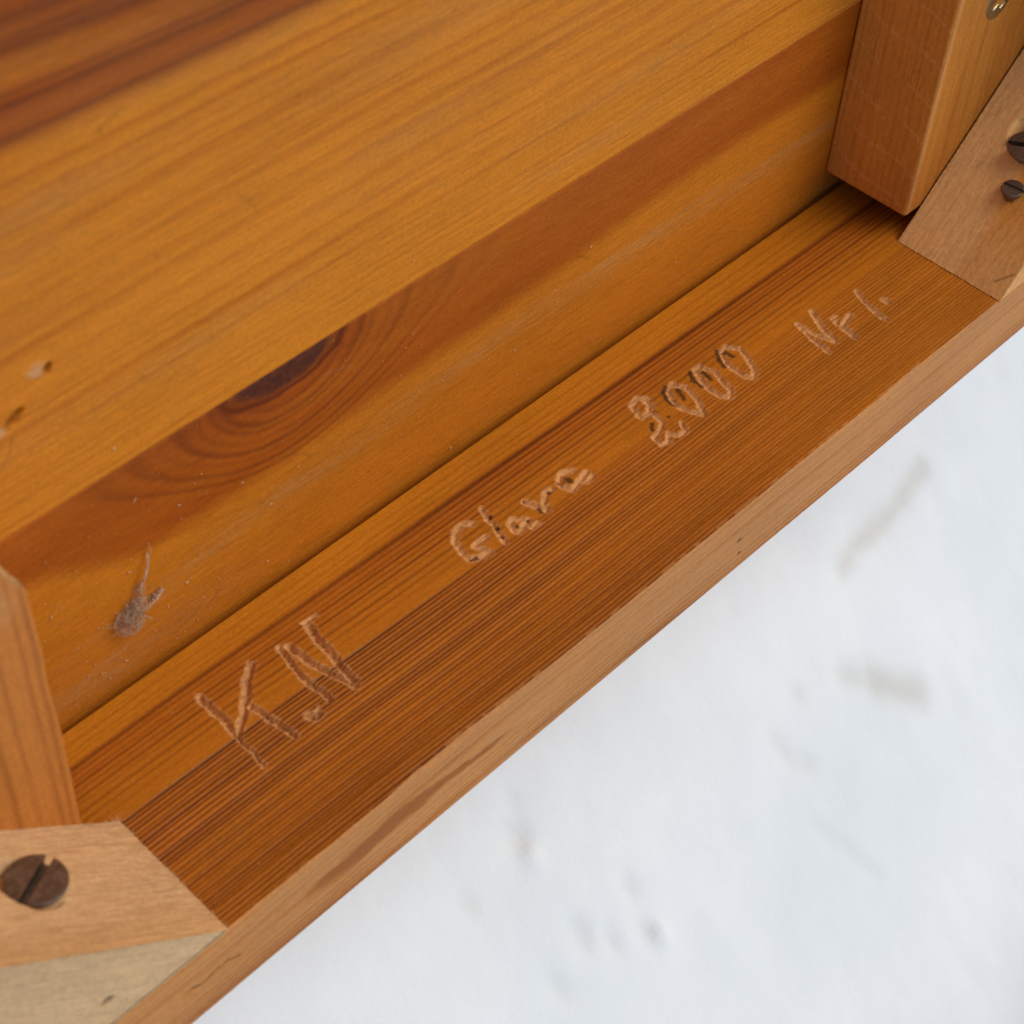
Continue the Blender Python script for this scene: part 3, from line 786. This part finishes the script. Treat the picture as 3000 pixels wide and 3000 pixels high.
# ---- slotted screws ------------------------------------------------------------
def slotted_screw(name, origin, ex, ea, en, R, slot_ang, slot_w, slot_d, parent, mat):
    """flat countersunk head: two half discs with a slot between; origin on the face, en = outward"""
    mb = MB()
    o = np.array(origin, float); ex = np.array(ex, float); ea = np.array(ea, float); en = np.array(en, float)
    ca, sa = math.cos(slot_ang), math.sin(slot_ang)
    u = ex * ca + ea * sa; w = -ex * sa + ea * ca
    tot = lambda p: o + p[..., 0:1] * u + p[..., 1:2] * w + p[..., 2:3] * en
    hs = slot_w / 2
    for sgn in (1, -1):
        t0 = math.asin(hs / R)
        t = np.linspace(t0, math.pi - t0, 49)
        for (r0, z0), (r1, z1) in (((R - .5, .12), (R - .14, .06)), ((R - .14, .06), (R, -.12)), ((R, -.12), (R * .985, -.7)), ((R * .985, -.7), (R * .6, -2.6))):
            Pp = np.zeros((49, 2, 3))
            for k_, (rr, zz) in enumerate(((r0, z0), (r1, z1))):
                Pp[:, k_, 0] = rr * np.cos(t); Pp[:, k_, 1] = sgn * np.maximum(rr * np.sin(t), hs); Pp[:, k_, 2] = zz
            mb.grid(tot(Pp), flip=(sgn < 0))
        # top face as rows from the slot edge to the arc
        rows = np.linspace(0, 1, 12)
        Pp = np.zeros((49, 12, 3))
        for k_, f in enumerate(rows):
            Pp[:, k_, 0] = (R - .5) * np.cos(t); Pp[:, k_, 1] = sgn * (hs + f * np.maximum((R - .5) * np.sin(t) - hs, 0)); Pp[:, k_, 2] = .12 + .12 * (1 - f * np.sin(t))
        mb.grid(tot(Pp), flip=(sgn < 0))
        # slot wall
        Pp = np.zeros((49, 3, 3))
        for k_, zz in enumerate((.2, -.1, -slot_d)):
            Pp[:, k_, 0] = (R - .5) * np.cos(t); Pp[:, k_, 1] = sgn * (hs - (.06 if k_ else 0)); Pp[:, k_, 2] = zz
        mb.grid(tot(Pp), flip=(sgn > 0))
    Pp = np.zeros((30, 5, 3)); tt = np.linspace(-R * .9, R * .9, 30)
    for k_, f in enumerate(np.linspace(-1, 1, 5)):
        Pp[:, k_, 0] = tt; Pp[:, k_, 1] = f * hs; Pp[:, k_, 2] = -slot_d + .02
    mb.grid(tot(Pp))
    # cone and a stub of shank in the wood
    t = np.linspace(0, 2 * math.pi, 33)
    Pp = np.zeros((33, 3, 3))
    for k_, (rr, zz) in enumerate(((R * .72, -2.6), (R * .45, -5), (R * .42, -14))):
        Pp[:, k_, 0] = rr * np.cos(t); Pp[:, k_, 1] = rr * np.sin(t); Pp[:, k_, 2] = zz
    mb.grid(tot(Pp))
    return mb.build(name, mat, parent)

slotted_screw("screw", CL, (TILT[1], 0, -TILT[0]), (0, 1, 0), NL, SR, -.51, 1.6, 2.0, block_l, M_steel)
slotted_screw("screw", CR, (TILT[1], 0, TILT[0]), (0, 1, 0), NR, SR, 1.1, 1.55, 1.5, block_r, M_steel)
slotted_screw("screw", np.array([246.4 + 25.1 * S2, 42.3, 25.1 * S2]) + 1.7 * np.array([-S2, 0, S2]), (TILT[1], 0, TILT[0]), (0, 1, 0), NR, 2.9, 1.45, 1.2, .25, block_r, M_steel)

# ---- cross recess screw in the right hand cleat --------------------------------
def cross_screw(name, origin, R, parent):
    mb = MB()
    n = 41
    g = np.linspace(-R, R, n)
    t = np.linspace(0, 2 * math.pi, 65)
    r = np.linspace(.02, 1, 26)
    T, RR = np.meshgrid(t, r, indexing='ij')
    x = R * RR * np.cos(T); b = R * RR * np.sin(T)
    z = .25 - .35 * RR ** 3
    ca, sa = math.cos(.5), math.sin(.5)
    u = x * ca + b * sa; w = -x * sa + b * ca
    arm = np.minimum(np.maximum(np.abs(u) / .56, np.abs(w) / (.16)) , np.maximum(np.abs(w) / .56, np.abs(u) / .16)) / R
    z = z - 2.2 * ss(1.05, .8, arm) * (1 - .5 * RR)
    mb.grid(np.stack([origin[0] + x, origin[1] + z, origin[2] + b], -1), flip=False)
    P_ = np.zeros((65, 2, 3))
    for k_, (rr, zz) in enumerate(((R, -.1), (R * .6, -3))):
        P_[:, k_, 0] = origin[0] + rr * np.cos(t); P_[:, k_, 2] = origin[2] + rr * np.sin(t); P_[:, k_, 1] = origin[1] + zz
    mb.grid(P_)
    return mb.build(name, M_zinc, parent)
cross_screw("screw", (266.6, 23.55, 62.2), 5.8, cleat_right)

# ------------------------------------------------------------------ cobweb tuft
def tube(mb, pts, r, sides=4):
    pts = np.array(pts, float)
    n = len(pts)
    tg = np.gradient(pts, axis=0); tg /= np.linalg.norm(tg, axis=1, keepdims=True) + 1e-9
    ref = np.array([.3, .9, .2]); s_ = np.cross(tg, ref); s_ /= np.linalg.norm(s_, axis=1, keepdims=True) + 1e-9
    q = np.cross(tg, s_)
    rr = np.full(n, r) if np.isscalar(r) else np.array(r)
    an = np.linspace(0, 2 * math.pi, sides + 1)
    P = pts[:, None, :] + rr[:, None, None] * (np.cos(an)[None, :, None] * s_[:, None, :] + np.sin(an)[None, :, None] * q[:, None, :])
    mb.grid(P)
mw = bpy.data.materials.new("dusty_web"); mw.use_nodes = True
nt = mw.node_tree; bs = nt.nodes["Principled BSDF"]
tc = nd(nt, "ShaderNodeTexCoord")
n1 = noise(nt, tc.outputs["Object"], 1500, 3, .6)
nt.links.new(mixc(nt, maprange(nt, n1, .35, .65, 0, 1), lin(206, 176, 146), lin(168, 134, 106)), bs.inputs["Base Color"])
bs.inputs["Roughness"].default_value = .95
bs.inputs["Specular IOR Level"].default_value = .05
mb = MB()
rs = np.random.RandomState(8)
def web_blob(cx, cb, ax, ab, az, count, steps=16, r=.07):
    for _ in range(count):
        d = rs.normal(size=3); d /= np.linalg.norm(d)
        p = np.array([cx, PA + az * .8, cb]) + d * np.array([ax, az, ab]) * rs.uniform(.2, .95)
        pts = [p]
        dr = rs.normal(size=3)
        for _k in range(steps):
            dr = dr * .75 + rs.normal(size=3) * .8
            p = p + dr / np.linalg.norm(dr) * .45
            e = (p - np.array([cx, PA + az * .8, cb])) / np.array([ax, az, ab])
            if np.linalg.norm(e) > 1:
                p = np.array([cx, PA + az * .8, cb]) + e / np.linalg.norm(e) * np.array([ax, az, ab])
            p[1] = max(p[1], PA + .1)
            pts.append(p)
        tube(mb, pts, r * rs.uniform(.6, 1.6), 3)
web_blob(21.8, 20.2, 3.6, 4.0, 2.0, 135, r=.028)
web_blob(24.6, 22.0, 2.6, 2.2, 1.5, 45, r=.03)
web_blob(25.6, 26.2, 1.5, 2.2, 1.0, 14, r=.03)
web_blob(24.0, 23.8, 2.0, 2.4, 1.3, 18, r=.03)
web_blob(28.6, 21.0, 1.0, .9, .8, 14)
web_blob(30.4, 21.6, .8, .6, .6, 9)
def thread(a_, b_, r, sag=.8, n=14):
    a_ = np.array(a_); b_ = np.array(b_)
    t = np.linspace(0, 1, n)[:, None]
    p = a_ + (b_ - a_) * t
    p[:, 1] += sag * np.sin(math.pi * t[:, 0])
    p += rs.normal(size=p.shape) * .10
    tube(mb, p, np.linspace(r, r * .5, n), 4)
for _ in range(5):
    thread((26 + rs.normal() * .3, PA + 1, 27.5), (28.9 + rs.normal() * .15, PA + .6, 35.0), .16, .9)
thread((28.9, PA + .6, 34.6), (29.6, PA + .3, 37.2), .07)
for _ in range(4):
    thread((25, PA + 1.6, 21 + rs.normal() * .5), (31 + rs.normal() * .4, PA + .8, 22 + rs.normal() * .4), .10, .6)
thread((25.5, PA + 1.4, 18.5), (27.4, PA + .8, 16.0), .12)
for _ in range(10):
    an = rs.uniform(0, 6.28)
    thread((21.8 + 3 * math.cos(an), PA + 1, 20.2 + 3.3 * math.sin(an)), (21.8 + 5.2 * math.cos(an), PA + .4, 20.2 + 5.2 * math.sin(an)), .05, .3, 6)
mb.v = [(q - np.array([22, PA, 20])) * .95 + np.array([24.0, PA, 17.8]) for q in mb.v]
web = mb.build("cobweb", mw)
web["label"] = "brown ball of dusty cobweb with a trailing thread on the lower plank"
web["category"] = "cobweb"

# ------------------------------------------------------------------ sawdust
md = bpy.data.materials.new("pale_dust"); md.use_nodes = True
nt = md.node_tree; bs = nt.nodes["Principled BSDF"]
tc = nd(nt, "ShaderNodeTexCoord")
n1 = noise(nt, tc.outputs["Object"], 700, 2, .5)
nt.links.new(mixc(nt, maprange(nt, n1, .35, .65, 0, 1), lin(226, 190, 142), lin(190, 138, 86)), bs.inputs["Base Color"])
bs.inputs["Roughness"].default_value = .9
mb = MB()
rs = np.random.RandomState(21)
def chip(p, ln, wd, th_, ang, tilt, up):
    """a sliver lying on the surface; up: 1 = a axis (panel), 2 = b axis (rail)"""
    ax1 = np.array([math.cos(ang), 0, math.sin(ang)]) if up == 1 else np.array([math.cos(ang), math.sin(ang), 0])
    n_ = np.array([0, 1, 0]) if up == 1 else np.array([0, 0, 1])
    ax2 = np.cross(n_, ax1)
    ax1 = ax1 + n_ * tilt
    c_ = []
    for i, (s1, s2, s3) in enumerate(((-1, -1, 0), (1, -.6, 0), (.9, .7, 0), (-.8, 1, 0), (-.9, -.7, 1), (1, -.3, 1), (.8, .4, 1), (-.7, .8, 1))):
        c_.append(p + ax1 * ln * s1 + ax2 * wd * s2 + n_ * th_ * s3)
    mb.add(np.array(c_), quads=[[0, 3, 2, 1], [4, 5, 6, 7], [0, 1, 5, 4], [1, 2, 6, 5], [2, 3, 7, 6], [3, 0, 4, 7]])
for _ in range(420):
    b_ = abs(rs.normal(0, 26)) + 1 if rs.rand() < .75 else rs.uniform(0, 75)
    if b_ > 90:
        continue
    x_ = rs.uniform(0, 240) if rs.rand() < .45 else abs(rs.normal(0, 45)) - 3
    s_ = rs.uniform(.04, .12) * (1.7 if rs.rand() < .1 else 1)
    chip(np.array([x_, PA + .12, b_]), s_ * rs.uniform(1, 2.4), s_, s_ * .7, rs.uniform(0, 6.28), rs.uniform(0, .2), 1)
for px, pb, l_, an in ((27.6, 49.5, .9, .9), (37, 41, .5, -.5), (24, 32, .6, -.4), (40, 24, .4, .5), (14, 9, .55, .9), (15.5, 6, .5, .9), (11, 11, .5, 1.2), (13, 13, .45, 2.0), (66, 30, .45, .2), (98, 46, .4, 1), (52, 36, .45, .3)):
    chip(np.array([px + 2.3, PA + .15, pb - 2.5]), l_ * .8, .12, .1, an, .1, 1)
for _ in range(60):
    x_ = rs.uniform(0, 235); a_ = rs.uniform(2, 50); s_ = rs.uniform(.04, .1)
    chip(np.array([x_, a_, .08]), s_ * 1.6, s_, s_ * .7, rs.uniform(0, 6.28), 0, 2)
dust = mb.build("sawdust", md, smooth=False)
dust["kind"] = "stuff"
dust["label"] = "fine pale sawdust specks scattered over planks and rail"
dust["category"] = "sawdust"

# ------------------------------------------------------------------ loose fibres torn up by the knife and saw
mb = MB()
rs = np.random.RandomState(31)
def fibre(p, d, ln, r):
    d = np.array(d, float); d /= np.linalg.norm(d)
    bend = rs.normal(size=3) * .25
    t = np.linspace(0, 1, 5)[:, None]
    pts = np.array(p) + d * ln * t + bend * ln * t * t
    tube(mb, pts, np.linspace(r, r * .3, 5), 3)
for hw, dep, pts in STROKES:
    pts = np.array(pts)
    for p, q in zip(pts[:-1], pts[1:]):
        for _ in range(max(1, int(np.linalg.norm(q - p) * .22))):
            t = rs.rand(); c_ = p + (q - p) * t
            side = rs.choice([-1, 1])
            nrm = np.array([-(q - p)[1], (q - p)[0]]); nrm = nrm / (np.linalg.norm(nrm) + 1e-9)
            c_ = c_ + nrm * side * hw * rs.uniform(.6, 1.1)
            fibre((c_[0], c_[1], -.1), (rs.normal() * .9 + .3, rs.normal() * .4, rs.uniform(.2, 1.0)), rs.uniform(.3, .9), rs.uniform(.035, .07))
fibres = mb.build("carving_fibres", md, rail)
fibres["kind"] = "stuff"
mb = MB()
for _ in range(70):          # ragged sawn arris of the left block, where it meets the rail
    a_ = rs.uniform(23.5, 55)
    fibre((.05, a_, .1), (rs.uniform(.2, 1), rs.normal() * .5, rs.uniform(.1, .6)), rs.uniform(.2, .7), .06)
for _ in range(50):
    e_ = rs.uniform(0, 36)
    fibre((-e_ * S2, 23.45, e_ * S2), (rs.normal() * .4 + .2, -1, rs.normal() * .4 + .2), rs.uniform(.15, .6), .06)
for _ in range(12):
    fibre((rs.uniform(-2, .2), 23.4, rs.uniform(0, 2)), (rs.normal() * .5 + .3, -1, rs.uniform(0, .7)), rs.uniform(.5, 1.3), .07)
fb = mb.build("saw_fibres", md, block_l)
fb["kind"] = "stuff"
